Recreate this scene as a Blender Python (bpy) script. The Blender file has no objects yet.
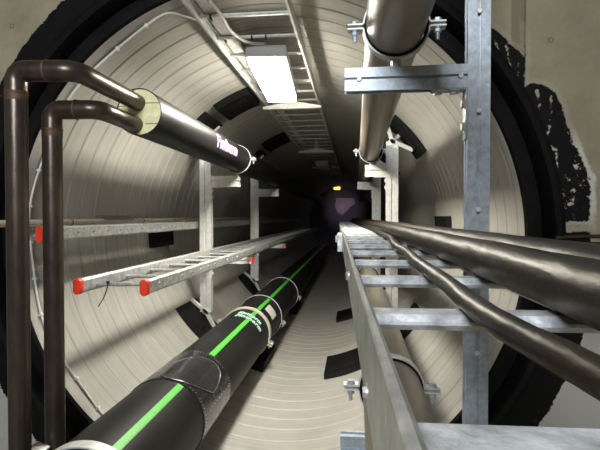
import bpy, bmesh, math, random
from mathutils import Vector, Matrix
random.seed(7)
C = bpy.context.scene.collection
R = math.radians
# ------------------------------------------------------------------ frame of reference
# tunnel axis runs along +Y at x = 0, height Z0; the tunnel mouth is at y = 0
Z0 = 1.60
CAM = Vector((0.478, -2.24, Z0 + 0.12))
F = 468.0
YAW = math.atan(54 / F); PITCH = math.atan(9 / F * math.cos(YAW))
FW = Vector((-math.sin(YAW) * math.cos(PITCH), math.cos(YAW) * math.cos(PITCH), -math.sin(PITCH)))
RT = Vector((math.cos(YAW), math.sin(YAW), 0)); UP = RT.cross(FW)
def ray(px, py):
    d = FW + RT * ((px - 300) / F) - UP * ((py - 225) / F)
    return d / d.y
def P(px, py, D):                 # survey point: sight line at depth D beyond the camera
    return CAM + ray(px, py) * D
def PZ(px, py, rz):               # sight line at a height rz above the camera
    d = ray(px, py); return CAM + d * (rz / d.z)
def W(rx, D, rz):                 # offsets from the camera station
    return CAM + Vector((rx, D, rz))
def cyl(th, y, r=1.25):
    return Vector((r * math.cos(th), y, Z0 + r * math.sin(th)))

# ------------------------------------------------------------------ materials
MATS = {}
def new_mat(name):
    m = bpy.data.materials.new(name); m.use_nodes = True
    nt = m.node_tree; b = nt.nodes['Principled BSDF']; MATS[name] = m
    return m, nt, b
def surf(name, col, rough=.5, metal=0., var=.15, scale=8., bump=.0, bscale=None, stretch=None,
         rvar=.1, col2=None, spec=None, coat=0., trans=0., alpha=1.):
    m, nt, b = new_mat(name); N = nt.nodes; L = nt.links
    tc = N.new('ShaderNodeTexCoord'); mp = N.new('ShaderNodeMapping')
    if stretch: mp.inputs['Scale'].default_value = stretch
    L.new(tc.outputs['Object'], mp.inputs['Vector'])
    nz = N.new('ShaderNodeTexNoise'); nz.inputs['Scale'].default_value = scale
    nz.inputs['Detail'].default_value = 6; nz.inputs['Roughness'].default_value = .65
    L.new(mp.outputs[0], nz.inputs['Vector'])
    rp = N.new('ShaderNodeValToRGB')
    c2 = col2 or tuple(min(1, c * (1 + var)) for c in col)
    c1 = tuple(c * (1 - var) for c in col)
    rp.color_ramp.elements[0].position = .32; rp.color_ramp.elements[1].position = .68
    rp.color_ramp.elements[0].color = (*c1, 1); rp.color_ramp.elements[1].color = (*c2, 1)
    L.new(nz.outputs['Fac'], rp.inputs['Fac']); L.new(rp.outputs['Color'], b.inputs['Base Color'])
    mr = N.new('ShaderNodeMapRange')
    mr.inputs['To Min'].default_value = max(.02, rough - rvar); mr.inputs['To Max'].default_value = min(1, rough + rvar)
    L.new(nz.outputs['Fac'], mr.inputs['Value']); L.new(mr.outputs[0], b.inputs['Roughness'])
    b.inputs['Metallic'].default_value = metal
    if spec is not None: b.inputs['Specular IOR Level'].default_value = spec
    if coat: b.inputs['Coat Weight'].default_value = coat; b.inputs['Coat Roughness'].default_value = .15
    if bump:
        n2 = N.new('ShaderNodeTexNoise'); n2.inputs['Scale'].default_value = bscale or scale * 3
        n2.inputs['Detail'].default_value = 4
        L.new(mp.outputs[0], n2.inputs['Vector'])
        bp = N.new('ShaderNodeBump'); bp.inputs['Strength'].default_value = bump; bp.inputs['Distance'].default_value = .01
        L.new(n2.outputs['Fac'], bp.inputs['Height']); L.new(bp.outputs[0], b.inputs['Normal'])
    return m
galv = surf('galvanized_zinc_bluelit', (.40, .45, .51), .45, .4, .24, 45, .06, 120)  # blue cast of the chamber light put into the near zinc colour
railm = surf('galvanized_rail', (.46, .465, .45), .36, .65, .35, 26, .2, 50)
galvn = surf('galvanized_zinc_mottled', (.56, .585, .62), .45, .4, .42, 26, .4, 50)  # rungs carry some of that bluish light in their colour
galvt = surf('galvanized_ladder', (.46, .47, .46), .42, .45, .35, 34, .15, 70)
galvd = surf('galvanized_zinc_dull', (.62, .62, .60), .55, .35, .16, 30, .05, 90)
rawsteel = surf('raw_steel', (.075, .062, .055), .34, .7, .28, 14, .08, 60, col2=(.115, .085, .066), stretch=(1, 1, .35))
rust = surf('weld_rust', (.105, .062, .038), .6, .45, .35, 40, .2, 120)
jacket = surf('black_jacket', (.010, .010, .010), .46, 0, .35, 10, .05, 40, stretch=(1, .3, 1), spec=.2)
black_pe = surf('black_polyethylene', (.013, .013, .012), .5, 0, .4, 9, .04, 50, stretch=(1, .4, 1), rvar=.12, spec=.2)
green = surf('green_stripe', (.085, .50, .05), .45, 0, .08, 10)
sleeve_m = surf('shrink_sleeve', (.016, .016, .017), .26, 0, .4, 14, .25, 22, coat=.4)
patch_m = surf('closure_patch_film', (.028, .028, .03), .2, 0, .4, 16, .3, 14, coat=.6)
tan_m = surf('tan_coated_pipe', (.255, .225, .18), .40, .25, .12, 6, .03, 40, stretch=(1, .25, 1))
cable_m = surf('dark_cable_sheath', (.016, .013, .009), .43, .0, .5, 16, .5, 22, stretch=(1, .35, 1), spec=.24)
cable_m.node_tree.nodes['Principled BSDF'].inputs['Specular Tint'].default_value = (1, .88, .68, 1)
film_m = surf('film_highlight', (.16, .16, .165), .25, 0, .5, 30, coat=.5)  # lighter grey for the painted highlight on the patch edge
foam = surf('yellow_foam', (.92, .87, .52), .85, 0, .14, 25, .3, 80)
foam_l = surf('foam_joint', (.03, .03, .025), .8)
rubber = surf('black_rubber', (.006, .006, .006), .75, 0, .35, 12, .15, 40, spec=.12)
sealm = surf('seal_rubber', (.005, .005, .005), .7, 0, .5, 9, .1, 30, spec=.1)
red = surf('red_plastic', (.78, .045, .02), .45, 0, .06, 10)
white_pl = surf('white_plastic', (.66, .65, .62), .45, 0, .06, 20)
beige_pl = surf('beige_conduit', (.56, .52, .44), .5, 0, .08, 20)
paper = surf('paper_label', (.62, .60, .55), .6, 0, .1, 60)
blk = surf('black_plastic', (.012, .012, .012), .45)
logo_w = surf('logo_white', (.80, .80, .80), .5, 0, .03, 20)
logo_m = surf('logo_magenta', (.55, .06, .40), .5, 0, .05, 20)
logo_g = surf('logo_green', (.02, .27, .16), .5, 0, .05, 20)
hatch_m = surf('dark_hatch', (.02, .02, .025), .6)
housing = surf('lamp_housing', (.52, .53, .53), .5, 0, .05, 20)
dark_h = surf('grey_housing', (.16, .16, .16), .5, 0, .05, 20)
def emit(name, col, s):
    m, nt, b = new_mat(name)
    b.inputs['Base Color'].default_value = (.8, .8, .8, 1)
    b.inputs['Emission Color'].default_value = (*col, 1); b.inputs['Emission Strength'].default_value = s
    return m
LAMP = 112.0
diff_m = emit('lit_diffuser', (1, .955, .83), LAMP)
yel_m = emit('yellow_lamp', (1, .62, .16), 3.0)

# liner: off-white plastic with faint dirt lines
def liner_mat():
    m, nt, b = new_mat('liner'); N = nt.nodes; L = nt.links
    tc = N.new('ShaderNodeTexCoord')
    n1 = N.new('ShaderNodeTexNoise'); n1.inputs['Scale'].default_value = 2.2; n1.inputs['Detail'].default_value = 8
    n1.inputs['Roughness'].default_value = .7
    L.new(tc.outputs['Object'], n1.inputs['Vector'])
    rp = N.new('ShaderNodeValToRGB')
    rp.color_ramp.elements[0].position = .3; rp.color_ramp.elements[1].position = .75
    rp.color_ramp.elements[0].color = (.33, .315, .28, 1); rp.color_ramp.elements[1].color = (.405, .392, .353, 1)
    L.new(n1.outputs['Fac'], rp.inputs['Fac'])
    mp = N.new('ShaderNodeMapping'); mp.inputs['Scale'].default_value = (1.5, 40, 1.5)
    L.new(tc.outputs['Object'], mp.inputs['Vector'])
    n2 = N.new('ShaderNodeTexNoise'); n2.inputs['Scale'].default_value = 1.0; n2.inputs['Detail'].default_value = 5
    L.new(mp.outputs[0], n2.inputs['Vector'])
    r2 = N.new('ShaderNodeMapRange'); r2.inputs['From Min'].default_value = .35; r2.inputs['From Max'].default_value = .6
    r2.inputs['To Min'].default_value = .86; r2.inputs['To Max'].default_value = 1
    L.new(n2.outputs['Fac'], r2.inputs['Value'])
    mx = N.new('ShaderNodeMix'); mx.data_type = 'RGBA'; mx.blend_type = 'MULTIPLY'; mx.inputs['Factor'].default_value = 1
    L.new(rp.outputs['Color'], mx.inputs[6]); L.new(r2.outputs[0], mx.inputs[7])
    at = N.new('ShaderNodeAttribute'); at.attribute_name = 'joint'
    m2 = N.new('ShaderNodeMix'); m2.data_type = 'RGBA'; m2.inputs[7].default_value = (.15, .14, .12, 1)
    L.new(at.outputs['Fac'], m2.inputs['Factor']); L.new(mx.outputs[2], m2.inputs[6])
    L.new(m2.outputs[2], b.inputs['Base Color']); b.inputs['Roughness'].default_value = .5
    return m
liner_m = liner_mat()

def concrete(name, lo, hi, scale=2.5):
    m, nt, b = new_mat(name); N = nt.nodes; L = nt.links
    tc = N.new('ShaderNodeTexCoord')
    n1 = N.new('ShaderNodeTexNoise'); n1.inputs['Scale'].default_value = scale; n1.inputs['Detail'].default_value = 9
    n1.inputs['Roughness'].default_value = .68
    L.new(tc.outputs['Object'], n1.inputs['Vector'])
    rp = N.new('ShaderNodeValToRGB'); rp.color_ramp.elements[0].position = .3; rp.color_ramp.elements[1].position = .7
    rp.color_ramp.elements[0].color = (*lo, 1); rp.color_ramp.elements[1].color = (*hi, 1)
    L.new(n1.outputs['Fac'], rp.inputs['Fac']); L.new(rp.outputs['Color'], b.inputs['Base Color'])
    n2 = N.new('ShaderNodeTexNoise'); n2.inputs['Scale'].default_value = 30; n2.inputs['Detail'].default_value = 6
    L.new(tc.outputs['Object'], n2.inputs['Vector'])
    bp = N.new('ShaderNodeBump'); bp.inputs['Strength'].default_value = .25; bp.inputs['Distance'].default_value = .01
    L.new(n2.outputs['Fac'], bp.inputs['Height']); L.new(bp.outputs[0], b.inputs['Normal'])
    b.inputs['Roughness'].default_value = .8
    return m, nt, b, rp, bp, tc
conc_m = concrete('chamber_concrete', (.26, .235, .19), (.36, .33, .275))[0]
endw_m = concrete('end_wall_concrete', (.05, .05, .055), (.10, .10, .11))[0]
patchw_m = concrete('pink_glow', (.30, .21, .25), (.48, .36, .40), 5)[0]  # pink tint stands in for purple light on the haze

# ------------------------------------------------------------------ mesh helpers (all in world coordinates)
def link_mesh(name, bm, mat, parent=None, sharp=38, root=None):
    bmesh.ops.recalc_face_normals(bm, faces=bm.faces)
    me = bpy.data.meshes.new(name)
    o = bpy.data.objects.new(name, me); C.objects.link(o)
    if parent is not None:
        off = parent.get('_w'); off = Vector(off) if off else Vector((0, 0, 0))
        bmesh.ops.translate(bm, vec=-off, verts=bm.verts)
        o.parent = parent; WORLD[o] = off
    else:
        xs = [v.co for v in bm.verts]
        c = Vector(((min(v.x for v in xs) + max(v.x for v in xs)) / 2, (min(v.y for v in xs) + max(v.y for v in xs)) / 2, min(v.z for v in xs)))
        bmesh.ops.translate(bm, vec=-c, verts=bm.verts); o.location = c; WORLD[o] = c
        o['_w'] = tuple(c)
    if '_w' not in o: o['_w'] = tuple(WORLD[o])
    bm.to_mesh(me); bm.free()
    me.shade_smooth(); me.set_sharp_from_angle(angle=R(sharp))
    if mat: me.materials.append(mat)
    return o
WORLD = {}
def tag(o, label, cat=None, group=None):
    o['label'] = label
    if cat: o['category'] = cat
    if group: o['group'] = group
    return o
def thing(name, loc, label, cat, group=None):
    o = bpy.data.objects.new(name, None); C.objects.link(o)
    o.location = loc; o['_w'] = tuple(loc); o.empty_display_size = .05
    return tag(o, label, cat, group)
def struct(name, bm, mat, sharp=38):
    o = link_mesh(name, bm, mat, None, sharp); o['kind'] = 'structure'; return o

def fillet(pts, rad, n=8):
    out = [Vector(pts[0])]
    for i in range(1, len(pts) - 1):
        p, a, b = Vector(pts[i]), Vector(pts[i - 1]), Vector(pts[i + 1])
        d1 = (a - p); d2 = (b - p)
        ang = d1.angle(d2)
        if abs(math.pi - ang) < .02: out.append(p); continue
        t = min(rad / math.tan(ang / 2), d1.length * .49, d2.length * .49); r = t * math.tan(ang / 2)
        d1.normalize(); d2.normalize()
        bis = (d1 + d2).normalized(); c = p + bis * (r / math.sin(ang / 2))
        s = p + d1 * t; e = p + d2 * t
        vs, ve = s - c, e - c; tot = vs.angle(ve); ax = vs.cross(ve).normalized()
        for k in range(n + 1):
            out.append(c + Matrix.Rotation(tot * k / n, 3, ax) @ vs)
    out.append(Vector(pts[-1])); return out
def smooth_path(pts, n=8):
    pts = [Vector(p) for p in pts]; q = [pts[0] * 2 - pts[1]] + pts + [pts[-1] * 2 - pts[-2]]
    out = []
    for i in range(1, len(q) - 2):
        a, b, c, d = q[i - 1:i + 3]
        for k in range(n):
            t = k / n
            out.append(.5 * ((2 * b) + (c - a) * t + (2 * a - 5 * b + 4 * c - d) * t * t + (3 * b - a - 3 * c + d) * t ** 3))
    out.append(pts[-1]); return out
def tube(bm, path, r, seg=24, cap=True, rfun=None):
    path = [Vector(p) for p in path]; n = len(path); rings = []
    t0 = (path[1] - path[0]).normalized()
    u = t0.orthogonal().normalized()
    for i, p in enumerate(path):
        t = (path[min(i + 1, n - 1)] - path[max(i - 1, 0)]).normalized()
        u = (u - t * u.dot(t)).normalized(); v = t.cross(u)
        rr = rfun(i) if rfun else r
        rings.append([bm.verts.new(p + (u * math.cos(2 * math.pi * k / seg) + v * math.sin(2 * math.pi * k / seg)) * rr) for k in range(seg)])
    for a, b in zip(rings, rings[1:]):
        for k in range(seg):
            bm.faces.new((a[k], a[(k + 1) % seg], b[(k + 1) % seg], b[k]))
    if cap:
        bm.faces.new(rings[0][::-1]); bm.faces.new(rings[-1])
    return bm
def prism(bm, poly, o, u, v, w, length):      # 2D polygon in the u,v plane extruded along w
    o, u, v, w = Vector(o), Vector(u), Vector(v), Vector(w).normalized()
    a = [bm.verts.new(o + u * x + v * y) for x, y in poly]
    b = [bm.verts.new(o + u * x + v * y + w * length) for x, y in poly]
    n = len(poly)
    for k in range(n): bm.faces.new((a[k], a[(k + 1) % n], b[(k + 1) % n], b[k]))
    bm.faces.new(a[::-1]); bm.faces.new(b)
    return bm
def box(bm, c, s, bev=.0, rot=None):
    M = Matrix.Translation(Vector(c)) @ (rot.to_4x4() if rot else Matrix.Identity(4)) @ Matrix.Diagonal((*s, 1))
    r = bmesh.ops.create_cube(bm, size=1, matrix=M)
    if bev:
        es = list({e for v in r['verts'] for e in v.link_edges})
        bmesh.ops.bevel(bm, geom=es, offset=bev, segments=2, affect='EDGES', profile=.5)
    return bm
def hexa(bm, c, axis, r, h, n=6):
    axis = Vector(axis).normalized(); u = axis.orthogonal().normalized(); v = axis.cross(u)
    poly = [(r * math.cos(2 * math.pi * k / n), r * math.sin(2 * math.pi * k / n)) for k in range(n)]
    return prism(bm, poly, Vector(c) - axis * h / 2, u, v, axis, h)
def revolve_y(bm, prof, cx, cz, seg=96, closed=False, joint=None):
    lay = bm.verts.layers.float.new('joint') if joint else None
    rings = []
    for i, (y, r) in enumerate(prof):
        ring = []
        for k in range(seg):
            a = 2 * math.pi * k / seg
            vv = bm.verts.new((cx + r * math.cos(a), y, cz + r * math.sin(a)))
            if lay: vv[lay] = joint[i]
            ring.append(vv)
        rings.append(ring)
    pairs = list(zip(rings, rings[1:])) + ([(rings[-1], rings[0])] if closed else [])
    for a, b in pairs:
        for k in range(seg):
            bm.faces.new((a[k], a[(k + 1) % seg], b[(k + 1) % seg], b[k]))
    return bm
def NB(): return bmesh.new()
def sector(bm, cx, cz, r0, r1, a0, a1, y0, y1, n=16, taper=0.):    # curved block about the Y axis
    A = []
    for i in range(n + 1):
        a = a0 + (a1 - a0) * i / n
        A.append([bm.verts.new((cx + r * math.cos(a), y, cz + r * math.sin(a))) for r, y in ((r0, y0 + taper), (r1, y0), (r1, y1), (r0, y1 - taper))])
    for p, q in zip(A, A[1:]):
        for k in range(4): bm.faces.new((p[k], p[(k + 1) % 4], q[(k + 1) % 4], q[k]))
    bm.faces.new(A[0][::-1]); bm.faces.new(A[-1])
    return bm
def loc(px_or, *a): pass

# ================================================================== SETTING
# --- tunnel liner
prof = []; jt = []
pitch = .155; y = .0; TL = 16.0
prof += [(-.004, 1.285), (-.004, 1.252), (0, 1.250)]; jt += [0, 0, 0]
y = .075
while y < TL:
    prof += [(y - .010, 1.2500), (y - .0035, 1.2490), (y - .0022, 1.2515), (y + .0022, 1.2515), (y + .0035, 1.2495), (y + .02, 1.2488)]
    jt += [0, .1, 1, 1, .1, 0]
    y += pitch
prof += [(TL, 1.25)]; jt += [0]
struct('wall_tunnel', revolve_y(NB(), prof, 0, Z0, 192, joint=jt), liner_m, 60)
# --- end bulkhead
b = NB(); bmesh.ops.create_circle(b, cap_ends=True, segments=96, radius=1.30, matrix=Matrix.Translation((0, TL, Z0)) @ Matrix.Rotation(R(90), 4, 'X'))
r = bmesh.ops.extrude_face_region(b, geom=list(b.faces)); bmesh.ops.translate(b, vec=(0, .15, 0), verts=[e for e in r['geom'] if isinstance(e, bmesh.types.BMVert)])
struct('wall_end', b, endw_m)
# --- seal ring between liner and wall
sp = [(-.004, 1.252), (-.018, 1.262), (-.024, 1.29), (-.02, 1.322), (.0, 1.33), (.07, 1.335), (.07, 1.352), (-.03, 1.356), (-.062, 1.366), (-.072, 1.385), (-.068, 1.402), (-.055, 1.41), (.2, 1.41), (.2, 1.252)]
struct('trim_1', revolve_y(NB(), sp, 0, Z0, 192, closed=True), sealm, 30)

# --- front concrete wall with round opening and bitumen coating
WY = -.06
def wall_front():
    bm = NB()
    pl = bm.verts.layers.float.new('paint')
    D = CAM.y * -1 + WY
    def w2(px, py): p = P(px, py, D); return (p.x, p.z - Z0)
    polyA = [w2(*p) for p in [(440, -60), (525, -60), (525, 56), (517, 50), (508, 42), (502, 34), (494, 29), (489, 22), (470, 6)]]
    polyB = [w2(*p) for p in [(525, -60), (525, 86), (533, 83), (541, 85), (547, 86), (554, 93), (561, 104), (566, 122), (573, 140), (579, 155), (585, 168), (590, 178), (590, 420), (760, 420), (760, -60)]]
    polyC = [w2(*p) for p in [(557, 188), (564, 176), (570, 164), (572, 150), (566, 128), (560, 108), (572, 130), (580, 150), (588, 172), (592, 186), (591, 197), (580, 199), (570, 207), (560, 214), (555, 206)]]
    polyD = [w2(*p) for p in [(554, 224), (570, 221), (592, 222), (592, 232), (575, 231), (556, 234)]]
    streaks = [[w2(*p) for p in s] for s in [[(537, 90), (539, 105), (537, 125), (539, 150)], [(551, 93), (552, 110), (549, 128), (546, 140), (553, 150)],
               [(556, 150), (557, 170), (554, 200), (553, 215)], [(506, 46), (511, 66), (519, 92)], [(519, 62), (517, 85), (524, 108)], [(494, 36), (500, 60), (508, 84)]]]
    def sdp(poly, x, z):
        d = 1e9; ins = False; n = len(poly)
        for i in range(n):
            ax, az = poly[i]; bx, bz = poly[(i + 1) % n]
            ex, ez = bx - ax, bz - az; t = max(0, min(1, ((x - ax) * ex + (z - az) * ez) / (ex * ex + ez * ez + 1e-12)))
            d = min(d, math.hypot(x - ax - ex * t, z - az - ez * t))
            if (az > z) != (bz > z) and x < (bx - ax) * (z - az) / (bz - az) + ax: ins = not ins
        return d if ins else -d
    def sdl(line, x, z):
        d = 1e9
        for (ax, az), (bx, bz) in zip(line, line[1:]):
            ex, ez = bx - ax, bz - az; t = max(0, min(1, ((x - ax) * ex + (z - az) * ez) / (ex * ex + ez * ez)))
            d = min(d, math.hypot(x - ax - ex * t, z - az - ez * t))
        return d
    def val(x, z):
        r = math.hypot(x - .013, z - .003); s = 1.522 - r
        if x > .6 and z > -.4:
            s = min(s, -sdp(polyA, x, z), -sdp(polyB, x, z))
            c = sdp(polyC, x, z)
            if c > 0: s = min(s, .004)
            c = sdp(polyD, x, z)
            if c > -.02: s = min(s, -c * 1.2)
            for st in streaks: s = min(s, (sdl(st, x, z) - .001) * .9)
        return s
    angs = []; a = -180.
    while a < 180: angs.append(R(a)); a += .22 if -12 <= a < 52 else 1.0
    radii = [1.40 + .008 * i for i in range(34)]
    X0, X1, Zb, Zt = -2.6, 2.6, -Z0, 2.0
    rings = []
    def out(a):
        c, s = math.cos(a), math.sin(a); t = 1e9
        if c > 1e-9: t = min(t, X1 / c)
        if c < -1e-9: t = min(t, X0 / c)
        if s > 1e-9: t = min(t, Zt / s)
        if s < -1e-9: t = min(t, Zb / s)
        return t
    for a in angs:
        o = out(a); col = []
        span = min(.264, o - .02 - 1.40)
        lst = [1.40 + span * i / 33 for i in range(34)]
        rest = [lst[-1] + (o - lst[-1]) * f for f in (.08, .2, .4, .7, 1)]
        for q in lst + rest:
            x, z = q * math.cos(a), q * math.sin(a)
            v = bm.verts.new((x, WY, Z0 + z)); v[pl] = val(x, z); col.append(v)
        rings.append(col)
    n = len(rings)
    for i in range(n):
        p, q = rings[i], rings[(i + 1) % n]
        for k in range(len(p) - 1): bm.faces.new((p[k], q[k], q[k + 1], p[k + 1]))
    # reveal of the opening, going back into the wall
    back = []
    for i in range(n):
        v = bm.verts.new((1.40 * math.cos(angs[i]), .25, Z0 + 1.40 * math.sin(angs[i]))); v[pl] = .2; back.append(v)
    for i in range(n): bm.faces.new((rings[i][0], back[i], back[(i + 1) % n], rings[(i + 1) % n][0]))
    m, nt, bs, rp, bp, tc = concrete('concrete_with_bitumen', (.20, .175, .12), (.335, .30, .215))
    N = nt.nodes; L = nt.links
    at = N.new('ShaderNodeAttribute'); at.attribute_name = 'paint'
    nz = N.new('ShaderNodeTexNoise'); nz.inputs['Scale'].default_value = 28; nz.inputs['Detail'].default_value = 8; nz.inputs['Roughness'].default_value = .75
    L.new(tc.outputs['Object'], nz.inputs['Vector'])
    ma = N.new('ShaderNodeMath'); ma.operation = 'MULTIPLY_ADD'; ma.inputs[1].default_value = .055; ma.inputs[2].default_value = -.0275
    L.new(nz.outputs['Fac'], ma.inputs[0])
    ad = N.new('ShaderNodeMath'); ad.operation = 'ADD'; L.new(at.outputs['Fac'], ad.inputs[0]); L.new(ma.outputs[0], ad.inputs[1])
    st = N.new('ShaderNodeMapRange'); st.inputs['From Min'].default_value = -.0012; st.inputs['From Max'].default_value = .0012
    L.new(ad.outputs[0], st.inputs['Value'])
    # pale mortar rim beside the coating (upper right), formwork strip, tie-hole rings
    sx = N.new('ShaderNodeSeparateXYZ'); L.new(tc.outputs['Object'], sx.inputs[0])
    def band(out, lo, hi, soft):
        a_ = N.new('ShaderNodeMapRange'); a_.inputs['From Min'].default_value = lo - soft; a_.inputs['From Max'].default_value = lo + soft; L.new(out, a_.inputs['Value'])
        b_ = N.new('ShaderNodeMapRange'); b_.inputs['From Min'].default_value = hi + soft; b_.inputs['From Max'].default_value = hi - soft; L.new(out, b_.inputs['Value'])
        c_ = N.new('ShaderNodeMath'); c_.operation = 'MULTIPLY'; L.new(a_.outputs[0], c_.inputs[0]); L.new(b_.outputs[0], c_.inputs[1]); return c_.outputs[0]
    def mixc(fac, c1, c2, k=1.0, blend='MIX'):
        mx = N.new('ShaderNodeMix'); mx.data_type = 'RGBA'; mx.blend_type = blend
        mm = N.new('ShaderNodeMath'); mm.operation = 'MULTIPLY'; mm.inputs[1].default_value = k; L.new(fac, mm.inputs[0]); L.new(mm.outputs[0], mx.inputs['Factor'])
        L.new(c1, mx.inputs[6])
        if isinstance(c2, tuple): mx.inputs[7].default_value = c2
        else: L.new(c2, mx.inputs[7])
        return mx.outputs[2]
    col = rp.outputs['Color']
    # object origin of the wall: x centre 0, y middle, z bottom 0
    x525 = P(525, 40, D).x; x510 = P(511, 40, D).x
    upz = N.new('ShaderNodeMapRange'); upz.inputs['From Min'].default_value = Z0 + .55; upz.inputs['From Max'].default_value = Z0 + .6; L.new(sx.outputs['Z'], upz.inputs['Value'])
    s1 = N.new('ShaderNodeMath'); s1.operation = 'MULTIPLY'; L.new(band(sx.outputs['X'], x510, x525, .004), s1.inputs[0]); L.new(upz.outputs[0], s1.inputs[1])
    col = mixc(s1.outputs[0], col, (.16, .135, .095, 1), .75)
    s2 = N.new('ShaderNodeMath'); s2.operation = 'MULTIPLY'; L.new(band(sx.outputs['X'], x525 - .004, x525 + .004, .003), s2.inputs[0]); L.new(upz.outputs[0], s2.inputs[1])
    col = mixc(s2.outputs[0], col, (.10, .085, .06, 1), .8)
    # blue-grey skim on the lower part of the wall
    low = N.new('ShaderNodeMapRange'); low.inputs['From Min'].default_value = Z0 - .1; low.inputs['From Max'].default_value = Z0 - .5; L.new(sx.outputs['Z'], low.inputs['Value'])
    col = mixc(low.outputs[0], col, (.42, .42, .40, 1), .8)
    for (hx, hy) in ((551, 40), (12, 26)):
        h = P(hx, hy, D)
        vm = N.new('ShaderNodeVectorMath'); vm.operation = 'DISTANCE'; vm.inputs[1].default_value = (h.x, 0, h.z)
        cb = N.new('ShaderNodeCombineXYZ'); L.new(sx.outputs['X'], cb.inputs['X']); L.new(sx.outputs['Z'], cb.inputs['Z'])
        L.new(cb.outputs[0], vm.inputs[0])
        col = mixc(band(vm.outputs['Value'], .008, .0115, .002), col, (.07, .06, .045, 1), .85)
    rim = band(ad.outputs[0], -.022, .0, .006)
    rx_ = N.new('ShaderNodeMapRange'); rx_.inputs['From Min'].default_value = .9; rx_.inputs['From Max'].default_value = 1.1; L.new(sx.outputs['X'], rx_.inputs['Value'])
    rm = N.new('ShaderNodeMath'); rm.operation = 'MULTIPLY'; L.new(rim, rm.inputs[0]); L.new(rx_.outputs[0], rm.inputs[1])
    rz_ = band(sx.outputs['Z'], Z0 + .10, Z0 + .46, .05); rq = N.new('ShaderNodeMath'); rq.operation = 'MULTIPLY'; L.new(rm.outputs[0], rq.inputs[0]); L.new(rz_, rq.inputs[1])
    col = mixc(rq.outputs[0], mixc(rm.outputs[0], col, (.44, .42, .37, 1), .18), (.50, .49, .45, 1), .85)
    # bitumen with grey scuffs
    n3 = N.new('ShaderNodeTexNoise'); n3.inputs['Scale'].default_value = 9; n3.inputs['Detail'].default_value = 10; n3.inputs['Roughness'].default_value = .8
    L.new(tc.outputs['Object'], n3.inputs['Vector'])
    r3 = N.new('ShaderNodeValToRGB'); r3.color_ramp.elements[0].position = .60; r3.color_ramp.elements[1].position = .74
    r3.color_ramp.elements[0].color = (.005, .005, .005, 1); r3.color_ramp.elements[1].color = (.12, .115, .105, 1)
    L.new(n3.outputs['Fac'], r3.inputs['Fac'])
    col = mixc(st.outputs[0], col, r3.outputs['Color'])
    L.new(col, bs.inputs['Base Color'])
    mr = N.new('ShaderNodeMapRange'); mr.inputs['To Min'].default_value = .85; mr.inputs['To Max'].default_value = .68
    L.new(st.outputs[0], mr.inputs['Value']); L.new(mr.outputs[0], bs.inputs['Roughness']); bs.inputs['Specular IOR Level'].default_value = .12
    return struct('wall_front', bm, m, 30)
wall_front()
# --- the access chamber around the camera
b = NB(); box(b, (0, -2.6, -.05), (5.3, 5.2, .1)); struct('floor', b, conc_m)
b = NB(); box(b, (0, -2.6, 3.65), (5.3, 5.2, .1)); struct('ceiling', b, conc_m)
b = NB(); box(b, (-2.66, -2.6, 1.8), (.1, 5.2, 3.6)); struct('wall_left', b, conc_m)
b = NB(); box(b, (2.66, -2.6, 1.8), (.1, 5.2, 3.6)); struct('wall_right', b, conc_m)
b = NB(); box(b, (0, -5.15, 1.8), (5.2, .1, 3.6)); struct('wall_back', b, conc_m)

# ================================================================== PROFILES
def double_channel(w, d):         # two strut channels welded back to back; w across the seam, d deep
    g, gd, op, od = w * .085, .011, d * .27, w * .36
    h, k = w / 2, d / 2
    return [(-h, -k), (-g, -k), (-g, -k + gd), (g, -k + gd), (g, -k), (h, -k),
            (h, -op), (h - .006, -op), (h - .006, -k + .003), (.004, -k + .006), (.004, k - .014), (h - .006, k - .003), (h - .006, op), (h, op),
            (h, k), (g, k), (g, k - gd), (-g, k - gd), (-g, k), (-h, k),
            (-h, op), (-h + .006, op), (-h + .006, k - .003), (-.006, k - .014), (-.006, -k + .014), (-h + .006, -k + .003), (-h + .006, -op), (-h, -op)]
def octo(w, h, c): return [(-w / 2 + c, -h / 2), (w / 2 - c, -h / 2), (w / 2, -h / 2 + c), (w / 2, h / 2 - c), (w / 2 - c, h / 2), (-w / 2 + c, h / 2), (-w / 2, h / 2 - c), (-w / 2, -h / 2 + c)]
def bolt(name, c, axis, parent, r=.010, h=.008, mat=None):
    b = NB(); hexa(b, c, axis, r, h); hexa(b, Vector(c) - Vector(axis).normalized() * h * .5, axis, r * 1.5, h * .3, 16)
    return link_mesh(name, b, mat or galvd, parent)

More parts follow.
